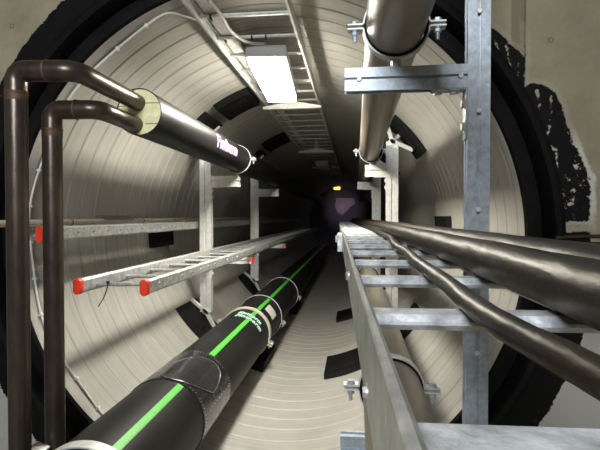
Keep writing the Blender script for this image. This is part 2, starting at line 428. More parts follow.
# ================================================================== PIPE CLAMPS
def clamp(center, r, label, ear=.045, ang=0., stem=None, mat=galvd, width=.034, group=None, rub=True, thick=.005):
    """split ring clamp in the XZ plane; ears along direction ang; stem = length of the rod below"""
    c = Vector(center)
    t = thing('pipe_clamp', c - Vector((0, 0, r)), label, 'pipe clamp', group)
    rr = r + (.008 if rub else .002)
    if rub:
        b = NB(); revolve_y(b, [(c.y - width * .55, r), (c.y - width * .55, rr), (c.y + width * .55, rr), (c.y + width * .55, r)], c.x, c.z, 64, closed=True)
        link_mesh('rubber_lining', b, rubber, t)
    u = Vector((math.cos(ang), 0, math.sin(ang))); v = Vector((-math.sin(ang), 0, math.cos(ang)))
    g = .004
    for s in (1, -1):
        b = NB(); n = 40
        inn = []; outn = []
        ro = rr + thick
        a0 = math.asin(min(1, (g) / rr)); 
        inn.append(u * (rr + ear) + v * s * g); outn.append(u * (rr + ear) + v * s * (g + thick))
        inn.append(u * (rr + .004) + v * s * g); outn.append(u * (ro + .006) + v * s * (g + thick))
        for k in range(n + 1):
            a = a0 + .06 + (math.pi - 2 * a0 - .12) * k / n
            d = u * math.cos(a) + v * s * math.sin(a)
            inn.append(d * rr); outn.append(d * ro)
        inn.append(-u * (rr + .004) + v * s * g); outn.append(-u * (ro + .006) + v * s * (g + thick))
        inn.append(-u * (rr + ear) + v * s * g); outn.append(-u * (rr + ear) + v * s * (g + thick))
        y0, y1 = Vector((0, -width / 2, 0)), Vector((0, width / 2, 0))
        q = [[b.verts.new(c + p + yy) for p, yy in ((i_, y0), (o_, y0), (o_, y1), (i_, y1))] for i_, o_ in zip(inn, outn)]
        for a_, b_ in zip(q, q[1:]):
            for k in range(4): b.faces.new((a_[k], a_[(k + 1) % 4], b_[(k + 1) % 4], b_[k]))
        b.faces.new(q[0][::-1]); b.faces.new(q[-1])
        link_mesh('clamp_half', b, mat, t)
    for s in (1, -1):
        pc = c + u * s * (rr + ear * .55)
        b = NB(); hexa(b, pc + v * (g + thick + .006), v, .0115, .011); hexa(b, pc + v * (g + thick + .0012), v, .015, .002, 20)
        hexa(b, pc - v * (g + thick + .0012), v, .015, .002, 20)
        hexa(b, pc - v * (g + thick + .008), v, .0115, .012); hexa(b, pc - v * .02, v, .006, .05, 14)
        link_mesh('clamp_bolt', b, galv, t)
    if stem:
        b = NB(); z = c.z - rr - thick
        hexa(b, (c.x, c.y, z - stem / 2 + .002), (0, 0, 1), .0075, stem - .002, 16); hexa(b, (c.x, c.y, z - .010), (0, 0, 1), .016, .02)
        hexa(b, (c.x, c.y, z - stem + .007), (0, 0, 1), .015, .012)
        link_mesh('threaded_rod', b, galv, t)
    return t

# ================================================================== RIGHT-HAND FRAMES AND PIPES
SX, SD = .3755, 1.50                       # near frame: post centre (right of camera), depth
UPX, UPZ, PR = .129, .592, .0905           # upper pipe
LWX, LWZ, LR = .118, -.545, .0912          # lower pipe
Yn = CAM.y + SD
def rivet(parent, c, ax=(0, -1, 0)):
    b = NB(); hexa(b, c, ax, .0085, .007, 12); bmesh.ops.bevel(b, geom=list(b.edges), offset=.0015, segments=1, affect='EDGES')
    return link_mesh('rivet', b, galvd, parent)
t = thing('support_frame', (CAM.x + SX, Yn, 0), 'tall grey galvanized post with two arms in front of the tunnel mouth at right', 'support frame')
b = NB(); prism(b, double_channel(.067, .043), (CAM.x + SX, Yn, .008), (1, 0, 0), (0, 1, 0), (0, 0, 1), 3.584)
link_mesh('post', b, galv, t, 30)
for z in (.004, 3.596):
    b = NB(); box(b, (CAM.x + SX, Yn, z), (.16, .12, .008), .001); link_mesh('base_plate', b, galv, t)
for zz in (.62, .32, .02, -.42, -.72):
    rivet(t, (CAM.x + SX, Yn - .0225, CAM.z + zz))
def arm(parent, x0, x1, zc, Y, h=.072, d=.043, name='arm', mat=galv):
    b = NB(); prism(b, double_channel(h, d), (x0, Y, zc), (0, 0, 1), (0, 1, 0), (1, 0, 0), x1 - x0)
    return link_mesh(name, b, mat, parent, 30)
ax0, ax1 = CAM.x - .030, CAM.x + SX - .0335
az = CAM.z + .4265
a = arm(t, ax0, ax1, az, Yn)
for x in (ax0 + .045, ax1 - .02): rivet(a, (x, Yn - .0225, az))
arm(t, ax0 - .012, ax1, CAM.z - .735, Yn)
# corner brackets with bolts
for zc, sg in ((az - .036, -1), (CAM.z - .735 - .036, -1)):
    b = NB(); box(b, (ax1 - .055, Yn, zc + sg * .0025), (.105, .040, .005), .001); box(b, (ax1 - .0025, Yn, zc + sg * .0775), (.005, .040, .155), .001)
    k = link_mesh('corner_bracket', b, galv, t)
    for x in (ax1 - .085, ax1 - .038): bolt('bolt', (x, Yn - .004, zc + sg * .010), (0, 0, sg), k, .013, .010)
    for z in (zc + sg * .045, zc + sg * .115): bolt('bolt', (ax1 - .010, Yn - .004, z), (-1, 0, 0), k, .013, .010)

# far frames
def far_frame(D, rx, w, ztop, zbot, side, arms, label, mat=galvd, pad_th=None):
    Y = CAM.y + D; x = CAM.x + rx
    t = thing('support_frame', (x, Y, CAM.z + zbot), label, 'support frame')
    b = NB(); prism(b, double_channel(w, .06), (x, Y, CAM.z + zbot), (1, 0, 0), (0, 1, 0), (0, 0, 1), ztop - zbot)
    link_mesh('post', b, mat, t, 30)
    for (x0, x1, zc, h, cap) in arms:
        a = arm(t, CAM.x + x0, CAM.x + x1, CAM.z + zc, Y, h, .055, mat=mat)
        xe = x + (w / 2 if side < 0 else -w / 2)
        b = NB(); sg = 1 if side < 0 else -1
        box(b, (xe + sg * .0545, Y - .01, CAM.z + zc - h / 2 - .003), (.10, .04, .006)); box(b, (xe + sg * .003, Y - .01, CAM.z + zc - h / 2 - .065), (.006, .04, .13))
        k = link_mesh('corner_bracket', b, mat, t)
        for dz in (.035, .095): bolt('bolt', (xe + sg * .010, Y - .012, CAM.z + zc - h / 2 - dz), (sg, 0, 0), k, .012, .010)
        if cap:
            b = NB(); prism(b, octo(h * 1.03, .057, .004), (CAM.x + (x1 if side < 0 else x0), Y, CAM.z + zc), (0, 0, 1), (0, 1, 0), (sg, 0, 0), .012)
            link_mesh('end_cap', b, red, t)['label'] = 'red end cap'
    # tripod feet onto the curved wall at both ends
    for top in (1, -1):
        ze = CAM.z + (ztop if top > 0 else zbot)
        th = math.atan2(ze - Z0, x); rr = 1.215
        th += 0
        fc = Vector((x, Y, ze))
        b = NB()
        for dth, dy in ((-.15, -.0), (.13, 0), (0, .05)):
            e = cyl(th + dth, Y - .02 + dy, rr - .008)
            s = fc + Vector((0, -.02 + dy, 0))
            d = (e - s); L_ = d.length; d.normalize()
            sidev = d.cross(Vector((0, 1, 0))).normalized()
            prism(b, octo(.036, .024, .004), s - d * .02, sidev, d.cross(sidev), d, L_ + .02)
        box(b, fc + Vector((0, -.022, -top * .01)), (w * .55, .02, .06), .003)
        link_mesh('foot', b, mat, t)
    return t
far_frame(4.2, .332, .104, .655, -.89, 1, [(.096, .281, .399, .105, False), (.06, .281, -.70, .09, False)], 'pale galvanized post on the right wall under the far end of the upper tan pipe')
far_frame(6.3, .294, .112, .74, -.95, 1, [(.045, .238, .405, .10, False), (.03, .238, -.70, .09, False)], 'dimmer galvanized post seen just left of and behind the pale right-hand post')
far_frame(4.2, -1.356, .108, .70, -.885, -1, [(-1.302, -1.04, .3175, .10, False), (-1.302, -.93, -.405, .062, True)], 'pale galvanized post on the left wall carrying the black insulated pipe')
far_frame(6.3, -1.352, .104, .70, -.885, -1, [(-1.30, -1.02, .3175, .10, False), (-1.30, -.93, -.405, .062, True)], 'second pale post on the left wall, further in and dimmer')

def straight_pipe(name, rx0, D0, rz0, rx1, D1, rz1, r, mat, label, cat):
    b = NB(); n = 14
    p0, p1 = W(rx0, D0, rz0), W(rx1, D1, rz1)
    tube(b, [p0.lerp(p1, k / n) for k in range(n + 1)], r, 64)
    return tag(link_mesh(name, b, mat), label, cat)
straight_pipe('coated_pipe', UPX - .009, .05, UPZ + .008, UPX + .05, 14, UPZ - .07, PR, tan_m, 'tan brown pipe running overhead on the upper right into the tunnel', 'pipe')
straight_pipe('coated_pipe', LWX, .35, LWZ, LWX + .02, 14, LWZ, LR, tan_m, 'tan pipe running low under the right-hand cable ladder', 'pipe')
clamp(W(UPX, SD, UPZ), PR, 'bolted pipe clamp around the upper tan pipe above the near crossbar', stem=UPZ - PR - .013 - .4265 - .036, ear=.052)
clamp(W(LWX, SD, LWZ), LR, 'bolted pipe clamp around the low tan pipe beneath the cable ladder', stem=-LWZ * -1 - LR - .013 + .735 - .036 if False else (.735 - .036 + LWZ - LR - .013), ear=.052)
clamp(W(UPX + .018, 4.2, UPZ - .016), PR + .003, 'small distant clamp at the far visible end of the upper tan pipe', stem=UPZ - .016 - PR - .016 - .4515, ear=.05)
clamp(W(LWX + .006, 4.2, LWZ), LR, 'clamp on the low tan pipe further in, at the pale right-hand post', stem=.70 - .045 + LWZ - LR - .013, ear=.05)

# ================================================================== BLACK PIPES ON THE LEFT
# large pipe with the green stripe
GX, GZ, GR = -.938, -1.016, .21
g = thing('gas_pipe', W(GX, 1.2, GZ - GR), 'large black pipe with a bright green stripe along the lower left', 'pipe')
b = NB(); tube(b, [W(GX, d, GZ) for d in (1.15, 1.6, 2, 2.6, 3.2, 4, 5, 6, 8, 10, 14)], GR, 96)
link_mesh('pipe_body', b, black_pe, g)
gc = W(GX, 0, GZ)
th_s = math.atan2(-.829 - GZ, -.841 - GX)        # clock position of the stripe
def gsec(name, r0, r1, a0, a1, D0, D1, mat, n=6, parent=g, taper=0):
    b = NB(); sector(b, gc.x, gc.z, r0, r1, a0, a1, CAM.y + D0, CAM.y + D1, n, taper)
    return link_mesh(name, b, mat, parent)
for d0, d1, o0 in ((1.15, 2.24, .0), (2.655, 13.9, .0)):
    gsec('stripe', GR - .002, GR + .0008, th_s + o0 - .078, th_s + o0 + .078, d0, d1, green)['label'] = 'bright green stripe'
# shrink joint sleeve with riveted edge and closure patch
slv = NB(); pr = [(2.20, GR + .0005), (2.205, GR + .0055), (2.24, GR + .0060), (2.44, GR + .0045), (2.64, GR + .0060), (2.685, GR + .0055), (2.69, GR + .0005)]
revolve_y(slv, [(CAM.y + d, r_) for d, r_ in pr], gc.x, gc.z, 96)
slv = link_mesh('joint_sleeve', slv, sleeve_m, g)
slv['label'] = 'glossy black shrink sleeve around the joint'
rv = None
def rivet_dot(p, sc):
    global rv
    if rv is None:
        b = NB(); bmesh.ops.create_icosphere(b, subdivisions=1, radius=.002, matrix=Matrix.Translation(p)); rv = (link_mesh('rivet', b, white_pl, slv), p)
    else: copy_part(rv[0], slv, p - rv[1])
def copy_part(src, parent, off):
    c = src.copy(); C.objects.link(c); c.parent = parent; c.location = Vector(src.location) + Vector(off); return c
for i in range(40):
    a = th_s + .45 - i * .082
    for D_ in (2.225, 2.665):
        if random.random() < .75: rivet_dot(Vector((gc.x + (GR + .006) * math.cos(a), CAM.y + D_ + random.uniform(-.006, .006), gc.z + (GR + .006) * math.sin(a))), 1)
for i in range(10):
    a = th_s - .95; rivet_dot(Vector((gc.x + (GR + .005) * math.cos(a), CAM.y + 2.25 + i * .042, gc.z + (GR + .005) * math.sin(a))), 1)
# D-shaped patch lying on the sleeve
def on_sleeve(px, py, rs=GR + .006):
    d = ray(px, py); ox, oz = CAM.x - gc.x, CAM.z - gc.z
    A_ = d.x * d.x + d.z * d.z; B_ = 2 * (d.x * ox + d.z * oz); C_ = ox * ox + oz * oz - rs * rs
    D_ = (-B_ - math.sqrt(max(0, B_ * B_ - 4 * A_ * C_))) / (2 * A_)
    return (math.atan2(oz + d.z * D_, ox + d.x * D_), D_)
b = NB(); out_ = [on_sleeve(*k) for k in ((183.5, 382.6), (191, 385.5), (198.6, 388), (206, 391), (212.5, 393), (216.5, 387), (218.6, 381.3), (219.8, 376), (219.5, 371.8), (217.5, 367), (213.8, 363), (209.5, 360.4), (205, 358.8), (199, 358), (192, 358), (184, 359.5), (177, 362), (169, 366), (162.5, 370.5), (160.5, 375), (164, 377.5), (172, 379.5))]
no = len(out_); ctr = (sum(a for a, d in out_) / no, sum(d for a, d in out_) / no)
def onp(a, D_, r_): return Vector((gc.x + r_ * math.cos(a), CAM.y + D_, gc.z + r_ * math.sin(a)))
rings = []
for f, r_ in ((1, GR + .0058), (1, GR + .0095), (.93, GR + .0105), (.7, GR + .010), (.4, GR + .010)):
    rings.append([b.verts.new(onp(ctr[0] + (a - ctr[0]) * f, ctr[1] + (d - ctr[1]) * f, r_)) for a, d in out_])
cv = b.verts.new(onp(*ctr, GR + .010))
for p, q in zip(rings, rings[1:]):
    for k in range(no): b.faces.new((p[k], p[(k + 1) % no], q[(k + 1) % no], q[k]))
for k in range(no): b.faces.new((rings[-1][k], rings[-1][(k + 1) % no], cv))
link_mesh('closure_patch', b, patch_m, slv)
b = NB(); tube(b, [onp(a, d, GR + .0105) for a, d in out_ + out_[:1]], .0021, 8); link_mesh('rim_highlight', b, film_m, slv)['label'] = 'painted highlight along the rim of the patch'  # edge highlight of the film, put in as a lighter grey tube
# paper label curved round the pipe, beyond the beige clamp
gsec('paper_label', GR, GR + .0009, th_s - .78, th_s - .18, 4.20, 4.42, paper, 10)['label'] = 'white paper label'

def text_mesh(s, size, ext):
    cu = bpy.data.curves.new('lettering', 'FONT'); cu.body = s; cu.size = size; cu.align_x = 'CENTER'; cu.align_y = 'CENTER'
    cu.shear = .18; cu.space_character = 1.12; cu.offset = ext; cu.resolution_u = 3
    o = bpy.data.objects.new('lettering', cu); C.objects.link(o)
    me = bpy.data.meshes.new_from_object(o.evaluated_get(bpy.context.evaluated_depsgraph_get()))
    bpy.data.objects.remove(o); bpy.data.curves.remove(cu)
    return me
def wrap_text(s, size, ext, fn, mat, parent, name):
    """fn(u, v, h): point on the pipe for text coordinates u, v, lifted by h"""
    me = text_mesh(s, size, ext); b = NB(); b.from_mesh(me); bpy.data.meshes.remove(me)
    bmesh.ops.subdivide_edges(b, edges=[e for e in b.edges if e.calc_length() > size * .25], cuts=2)
    r = bmesh.ops.extrude_face_region(b, geom=list(b.faces))
    top = {v for v in r['geom'] if isinstance(v, bmesh.types.BMVert)}
    h0, h1 = (.0002, .0014) if ext > .003 else (.0004, .0020)
    for v in b.verts: v.co = fn(v.co.x, v.co.y, h1 if v in top else h0)
    return link_mesh(name, b, mat, parent)
# logo on the big pipe: lettering runs down and around
def fn_g(u, v, h):
    a = th_s - .05 - u / GR; return onp(a, 3.70 + v * 1.7, GR + h + .001)
wrap_text('Fintherm', .062, .005, fn_g, logo_g, g, 'logo_outline')
wrap_text('Fintherm', .062, .001, fn_g, logo_w, g, 'logo_lettering')
def fn_g2(u, v, h): return fn_g(u * .85 - .02, v + .058, h)
wrap_text('Fintherm', .062, .005, fn_g2, logo_g, g, 'logo_outline')
wrap_text('Fintherm', .062, .001, fn_g2, logo_w, g, 'logo_lettering')
for D_, lab, a_ in ((1.53, 'beige clamp around the striped pipe at the very bottom of the view', R(-20)), (3.98, 'broad pale clamp on the striped pipe just beyond its white lettering', R(-22)),
                    (4.62, 'thin ring clamp on the striped pipe behind its paper label', R(-12)), (6.0, 'furthest dim clamp on the striped pipe', R(-8))):
    w_ = {1.53: .05, 3.98: .055, 4.62: .02, 6.0: .03}[D_]
    clamp(W(GX, D_, GZ), GR, lab, ear=.05, ang=a_, width=w_, mat=galvd if D_ != 3.98 else beige_pl, rub=D_ > 4, thick=.006 if D_ != 3.98 else .012)

# insulated twin pipe with open yellow end
IX, IZ, IR = -1.054, .514, .116; ID = 2.21
ins = thing('insulated_pipe', W(IX, ID, IZ - IR), 'black insulated pipe on the upper left with a cut yellow foam end', 'pipe')
b = NB(); c0 = W(IX, 0, IZ)
revolve_y(b, [(CAM.y + d, r_) for d, r_ in ((ID, IR - .004), (ID, IR), (2.6, IR), (3.2, IR), (4, IR), (6, IR), (13.9, IR), (13.9, IR - .004))], c0.x, c0.z, 80, closed=True)
link_mesh('jacket', b, jacket, ins)
AX, AZ, BX, BZ, SR = -1.063, .559, -1.076, .452, .0400
b = NB(); bmesh.ops.create_circle(b, cap_ends=True, segments=64, radius=IR - .004, matrix=Matrix.Translation(W(IX, ID + .006, IZ)) @ Matrix.Rotation(R(90), 4, 'X'))
r = bmesh.ops.extrude_face_region(b, geom=list(b.faces)); bmesh.ops.translate(b, vec=(0, .3, 0), verts=[e for e in r['geom'] if isinstance(e, bmesh.types.BMVert)])
fo = link_mesh('foam_core', b, foam, ins); fo['label'] = 'cut yellow foam'
b = NB()
yf = CAM.y + ID + .0055
def seam(x0, z0, x1, z1):
    p, q = W(x0, ID + .0055, z0), W(x1, ID + .0055, z1); d = (q - p); L_ = d.length; d.normalize()
    prism(b, [(-.0014, -.001), (.0014, -.001), (.0014, .001), (-.0014, .001)], p, d.cross(Vector((0, 1, 0))), (0, 1, 0), d, L_)
rr_ = IR - .005
for z in (.557, .455): dz = z - IZ; seam(AX + .04, z, IX + math.sqrt(rr_ ** 2 - dz * dz), z)
for z in (.545, .46): dz = z - IZ; seam(IX - math.sqrt(rr_ ** 2 - dz * dz), z, AX - .04, z)
seam(IX - .03, IZ + math.sqrt(rr_ ** 2 - .0009), IX - .028, AZ + .03); seam(IX - .02, IZ - math.sqrt(rr_ ** 2 - .0004), IX - .02, BZ - .03)
link_mesh('foam_joint', b, foam_l, fo)
thl = R(4)
def fn_i(u, v, h):
    a = thl + v / IR; return Vector((c0.x + (IR + h) * math.cos(a), CAM.y + 3.43 + u, c0.z + (IR + h) * math.sin(a)))
wrap_text('Fintherm', .135, .0032, fn_i, logo_m, ins, 'logo_outline')['label'] = 'magenta outline of the lettering'
wrap_text('Fintherm', .135, -.0012, fn_i, logo_w, ins, 'logo_lettering')['label'] = 'white lettering'
clamp(W(IX, 4.16, IZ), IR, 'clamp around the black insulated pipe at its post', ear=.05, stem=IZ - IR - .013 - .3675, mat=galvd)

# two bare steel pipes joining it
def steel_pipe(xv, Dv, xe, ze, Dl, label):
    t = thing('steel_pipe', W(xv, Dv, -CAM.z), label, 'pipe')
    top = W(xv, Dv, ze)
    rad = .085
    b = NB(); tube(b, [W(xv, Dv, -CAM.z + .001), W(xv, Dv, -.4), W(xv, Dv, .1), W(xv, Dv, ze - rad)], SR, 40); link_mesh('riser', b, rawsteel, t)
    full = fillet([W(xv, Dv, ze - rad - .001), W(xv, Dv, ze), W((xv + xe) / 2, (Dv + Dl) / 2, ze), W(xe, Dl, ze), W(xe, Dl + .12, ze), W(xe, ID + .02, ze)], rad, 12)
    b = NB(); tube(b, full, SR, 40); link_mesh('offset_bend', b, rawsteel, t)
    def weld(p, ax):
        b = NB(); ax = Vector(ax).normalized(); u = ax.orthogonal().normalized(); v = ax.cross(u); n = 40; m_ = 8
        rg = []
        for i in range(n):
            a = 2 * math.pi * i / n; d = u * math.cos(a) + v * math.sin(a); rr2 = .0042 + random.uniform(-.0008, .0008)
            rg.append([b.verts.new(p + d * (SR - .001 + rr2 * math.cos(2 * math.pi * j / m_)) + ax * rr2 * 1.2 * math.sin(2 * math.pi * j / m_)) for j in range(m_)])
        for i in range(n):
            for j in range(m_): b.faces.new((rg[i][j], rg[(i + 1) % n][j], rg[(i + 1) % n][(j + 1) % m_], rg[i][(j + 1) % m_]))
        w = link_mesh('weld_bead', b, rust, t); w['label'] = 'rust-brown weld bead'
    weld(W(xv, Dv, ze - rad), (0, 0, 1))
    mid = W((xv + xe) / 2 + .005, (Dv + Dl) / 2, ze); weld(mid, W(xe, Dl, ze) - W(xv, Dv, ze))
    b = NB(); tube(b, [W(xv, Dv, ze - rad - .030), W(xv, Dv, ze - rad - .004)], SR + .0006, 40, cap=False); s_ = link_mesh('heat_tint', b, rust, t)
    s_['label'] = 'rusty heat-tinted band under the elbow'
    return t
steel_pipe(-1.298, 1.68, AX, AZ, 1.70, 'taller bare steel pipe rising at the far left and bending into the upper foam hole')
steel_pipe(-1.280, 1.87, BX, BZ, 1.885, 'shorter bare steel pipe right of the tall one, bending into the lower foam hole')

# ================================================================== CABLE LADDERS
def copy_part(src, parent, off):
    c = src.copy(); C.objects.link(c); c.parent = parent; c.location = Vector(src.location) + Vector(off); return c
def rail_c(w, h, sgn):     # C section, open towards +sgn
    t_ = .0035; f = w
    p = [(0, -h / 2), (f, -h / 2), (f, -h / 2 + .010), (f - t_, -h / 2 + .010), (f - t_, -h / 2 + t_), (t_, -h / 2 + t_), (t_, h / 2 - t_), (f - t_, h / 2 - t_), (f - t_, h / 2 - .010), (f, h / 2 - .010), (f, h / 2), (0, h / 2)]
    return [(x * sgn, y) for x, y in p]
def plate_rail(w, h, sgn):  # tall plate with a rolled top edge and a foot flange
    p = [(.0015, -h / 2), (w, -h / 2), (w, -h / 2 + .004), (.005, -h / 2 + .004), (.005, h / 2 - .008), (.0075, h / 2 - .006), (.0075, h / 2 - .002), (.005, h / 2), (.0015, h / 2), (0, h / 2 - .0015), (0, -h / 2 + .0015)]
    return [(x * sgn, y) for x, y in p]
def rung_poly(w, h): return octo(w, h, min(w, h) * .40)

def ladder(label, xl, xr, zc, D0, D1, rh, mat, rungs, rung_dz, first, capped=True, holes=True, yaw=0., rw=.026, rungh=.018, rungw=.032, rmat=None, group=None, closed=True, pitch_up=0., plate=False):
    """rails at xl and xr (offsets from the camera), running from depth D0 to D1"""
    t = thing('cable_ladder', W((xl + xr) / 2, D0, zc - rh / 2), label, 'cable ladder', group)
    dv = Vector((-math.tan(yaw), 1, pitch_up)).normalized(); L_ = (D1 - D0) * math.sqrt(1 + math.tan(yaw) ** 2)
    side = Vector((math.cos(yaw), math.sin(yaw), 0)); up = Vector((0, 0, 1))
    o = W(xl, D0, zc); wd = xr - xl
    for k, s in ((0, 1), (1, -1)):
        b = NB(); base = o + side * (wd * k)
        poly = octo(rw, rh, rw * .3) if closed else (plate_rail(rw, rh, s) if plate else rail_c(rw, rh, s))
        if closed: poly = [(x + s * rw / 2, y) for x, y in poly]
        prism(b, poly, base, side, up, dv, L_); link_mesh('side_rail', b, mat, t, 30)
        if capped:
            b = NB(); prism(b, octo(rw * 1.2, rh * 1.1, rw * .36), base + side * (s * rw / 2) - dv * .018, side, up, dv, .03)
            bmesh.ops.bevel(b, geom=[e for e in b.edges], offset=.0015, segments=1, affect='EDGES')
            link_mesh('end_cap', b, red, t)['label'] = 'red plastic end cap'
        if holes:
            for j in range(int(min(L_, 5) / .15)):
                p = base + dv * (.12 + .15 * j)
                bb = NB(); fa = -s if k == 0 else s
                fx = side * (-1 if k == 0 else 1) if not (k == 1) else side
                hexa(bb, p + fx * .001, fx, .0085, .004, 14); h_ = link_mesh('rail_bolt', bb, galvd, t)
                bb = NB(); hexa(bb, p + fx * .0032, fx, .005, .002, 10); link_mesh('bolt_socket', bb, blk, h_)
    proto = None; n = 0; d = first
    while d < D1 - .03 and n < rungs:
        p = o + dv * ((d - D0) / dv.y * 1.0) + up * rung_dz
        if proto is None:
            b = NB(); prism(b, rung_poly(rungw, rungh), p + side * (.003 if plate else rw * .5), dv, up, side, wd - (.006 if plate else rw))
            proto = link_mesh('rung', b, rmat or mat, t, 30); p0 = p
        else:
            copy_part(proto, t, p - p0)
        n += 1; d += .3
    return t
# right-hand ladder under the camera
RW = .34; ry = math.atan(.035)
rl = ladder('galvanized cable ladder at lower right carrying the dark cables into the tunnel', .0215, .0215 + RW, -.1135, .04, 9.0, .073, railm, 40, -.0002, .225, capped=False, holes=False, yaw=ry, rw=.02, plate=True, rmat=galvn, rungh=.017, rungw=.046, closed=False)
# joint plate on its left rail
b = NB(); base = W(.0215 - .035 * 1.95 - .001, 1.95, -.1135); dv = Vector((-.035, 1, 0)).normalized()
prism(b, [(-.020, -.034), (0, -.034), (0, .034), (-.020, .034)], base, (1, 0, 0), (0, 0, 1), dv, .30)
k = link_mesh('joint_plate', b, galvn, rl)
for j in range(4): bolt('bolt', base + dv * (.04 + .073 * j) + Vector((-.024, 0, .012)), (-1, 0, 0), k, .012, .010)
bolt('rail_bolt', W(.0215 - .035 * .36 - .0005, .36, -.135), (-1, 0, 0), rl, .0045, .003, railm)
bolt('rail_bolt', W(.0215 - .035 * .93 - .002, .93, -.118), (-1, 0, 0), rl, .009, .006, railm)
# lower left ladder
l2 = ladder('galvanized cable ladder with two red end caps sloping across the left wall', -1.262, -.915, -.320, 2.0, 12, .066, galvt, 34, -.008, 2.13, rw=.030, rungh=.016, rungw=.028)
# left wall ladder
l1 = ladder('higher galvanized cable ladder on the left wall, red cap beside the short steel pipe', -1.60, -1.435, -.085, 2.03, 12, .070, galvt, 34, -.012, 2.15, rw=.030, rungh=.016, rungw=.028)
# ceiling ladder
cl = ladder('overhead galvanized cable ladder along the tunnel crown', -.806, -.312, 1.035, .9, 12, .058, galvd, 38, .006, 1.19, capped=False, holes=False, rw=.013, rungh=.016, rungw=.030, closed=False)
# flat cable channel laid along the left rail of the ceiling ladder
b = NB(); n_ = 0
prism(b, [(-.035, 0), (.035, 0), (.035, .022), (.032, .022), (.032, .003), (-.032, .003), (-.032, .022), (-.035, .022)], W(-.735, 1.0, 1.052), (1, 0, 0), (0, 0, 1), (0, 1, 0), 6.0)
tag(link_mesh('cable_channel', b, galvd), 'pale flat channel lying along the left side of the overhead ladder', 'cable channel')

def hanger(D, label, w=.53, h=.055, zb=.945, hx=-.559):
    t = thing('ladder_bracket', W(hx, D, .985), label, 'bracket')
    b = NB(); pts = [(-w / 2, 0), (w / 2, 0), (w / 2, .018), (w * .12, h), (-w * .12, h), (-w / 2, .018)]
    prism(b, pts, W(hx, D, zb), (1, 0, 0), (0, 0, 1), (0, 1, 0), .004)
    box(b, W(hx, D + .02, zb), (w, .05, .005)); link_mesh('bracket_arm', b, galvd, t)
    b = NB(); prism(b, octo(.041, .041, .003), W(hx, D + .03, zb + .005), (1, 0, 0), (0, 1, 0), (0, 0, 1), 1.125 - zb)
    for sx in (-1, 1): prism(b, [(-.003, 0), (.003, 0), (.003, .16), (-.003, .16)], W(hx + sx * .026, D + .0, zb - .005), (1, 0, 0), (0, 0, 1), (0, 1, 0), .05)
    link_mesh('hanger', b, galvd, t)
    b = NB(); box(b, W(hx, D + .03, 1.128), (.12, .12, .006)); link_mesh('ceiling_plate', b, galvd, t)
    return t
hanger(4.06, 'bright trapezoid bracket under the overhead ladder just past the lit lamp', .51, .052, .940, -.540)
hanger(6.95, 'second dim trapezoid bracket further along the overhead ladder')
hanger(9.2, 'furthest bracket under the overhead ladder, beside the unlit lamp')

# ================================================================== CABLES
def cable(name, pts, r, label, mat=cable_m, wob=0, cat='cable', seg=28):
    path = smooth_path(pts, 10)
    ph = random.random() * 6
    b = NB(); tube(b, path, r, seg, rfun=(lambda i: r * (1 + wob * math.sin(i * .9 + ph) + wob * .6 * math.sin(i * 2.3))) if wob else None)
    return tag(link_mesh(name, b, mat, None, 60), label, cat)
# rung tops sit at about .105 below the camera
zr = -.1052
def lad_x(D): return -.035 * D
cable('power_cable', [W(.309, -.25, zr + .036), W(.300, .4, zr + .036), W(.292, 1.0, zr + .036), W(.272, 1.8, zr + .036), W(.235, 3, zr + .036), W(.19, 4.5, zr + .036), W(.10, 7, zr + .036), W(.03, 8.9, zr + .036)], .0345, 'thickest dark cable, rightmost on the lower right ladder', wob=.012, seg=40)
cable('power_cable', [W(.232, -.25, zr + .0325), W(.229, .4, zr + .0325), W(.222, 1.0, zr + .0325), W(.203, 1.8, zr + .0325), W(.165, 3, zr + .0325), W(.12, 4.5, zr + .0325), W(.04, 7, zr + .0325), W(-.03, 8.9, zr + .0325)], .0315, 'thick dark cable between the thickest and the thin wavy one on the ladder', wob=.015, seg=40)
cable('power_cable', [W(.175, -.2, zr + .013), W(.152, .15, zr + .013), W(.140, .285, zr + .0128), W(.126, .40, zr + .0128), W(.123, .50, zr + .0128), W(.127, .68, zr + .0128), W(.126, .95, zr + .0128), W(.134, 1.2, zr + .0128), W(.130, 1.5, zr + .0128), W(.152, 2.0, zr + .0128), W(.14, 2.6, zr + .0128), W(.12, 3.5, zr + .0128), W(.06, 5, zr + .0128), W(-.03, 7.5, zr + .0128), W(-.08, 8.9, zr + .0128)], .0118, 'thin wavy dark cable crossing the rungs left of the two thick cables', wob=.02)
# white wire clipped round the mouth of the liner
wt = thing('white_wire', cyl(R(170), .07), 'thin white wire clipped round the left edge of the tunnel mouth', 'cable')
pts = [PZ(197, 20, 1.03), cyl(R(109), .16, 1.236)] + [cyl(R(a), .075 + .012 * math.sin(a * .21), 1.241) for a in range(112, 236, 6)]
b = NB(); tube(b, smooth_path(pts, 4), .0055, 10); link_mesh('wire', b, white_pl, wt)
for a in range(118, 234, 9):
    p = cyl(R(a), .075 + .012 * math.sin(a * .21), 1.240); b = NB()
    box(b, p, (.014, .020, .022), .003, Matrix.Rotation(-R(a) + R(90), 3, 'Y')); link_mesh('clip', b, white_pl, wt)
# beige conduit on the left wall ladder
b = NB(); tube(b, [W(-1.555, d, -.034) for d in (1.2, 2, 3, 5, 8, 12)], .0165, 20)
ct = tag(link_mesh('conduit', b, beige_pl), 'straight beige conduit lying on the left wall ladder', 'conduit')
for d in (2.42, 3.3, 3.9, 4.6):
    b = NB(); revolve_y(b, [(CAM.y + d - .004, .0168), (CAM.y + d - .004, .0185), (CAM.y + d + .004, .0185), (CAM.y + d + .004, .0168)], CAM.x - 1.555, CAM.z - .034, 20, closed=True)
    link_mesh('cable_tie', b, blk, ct)
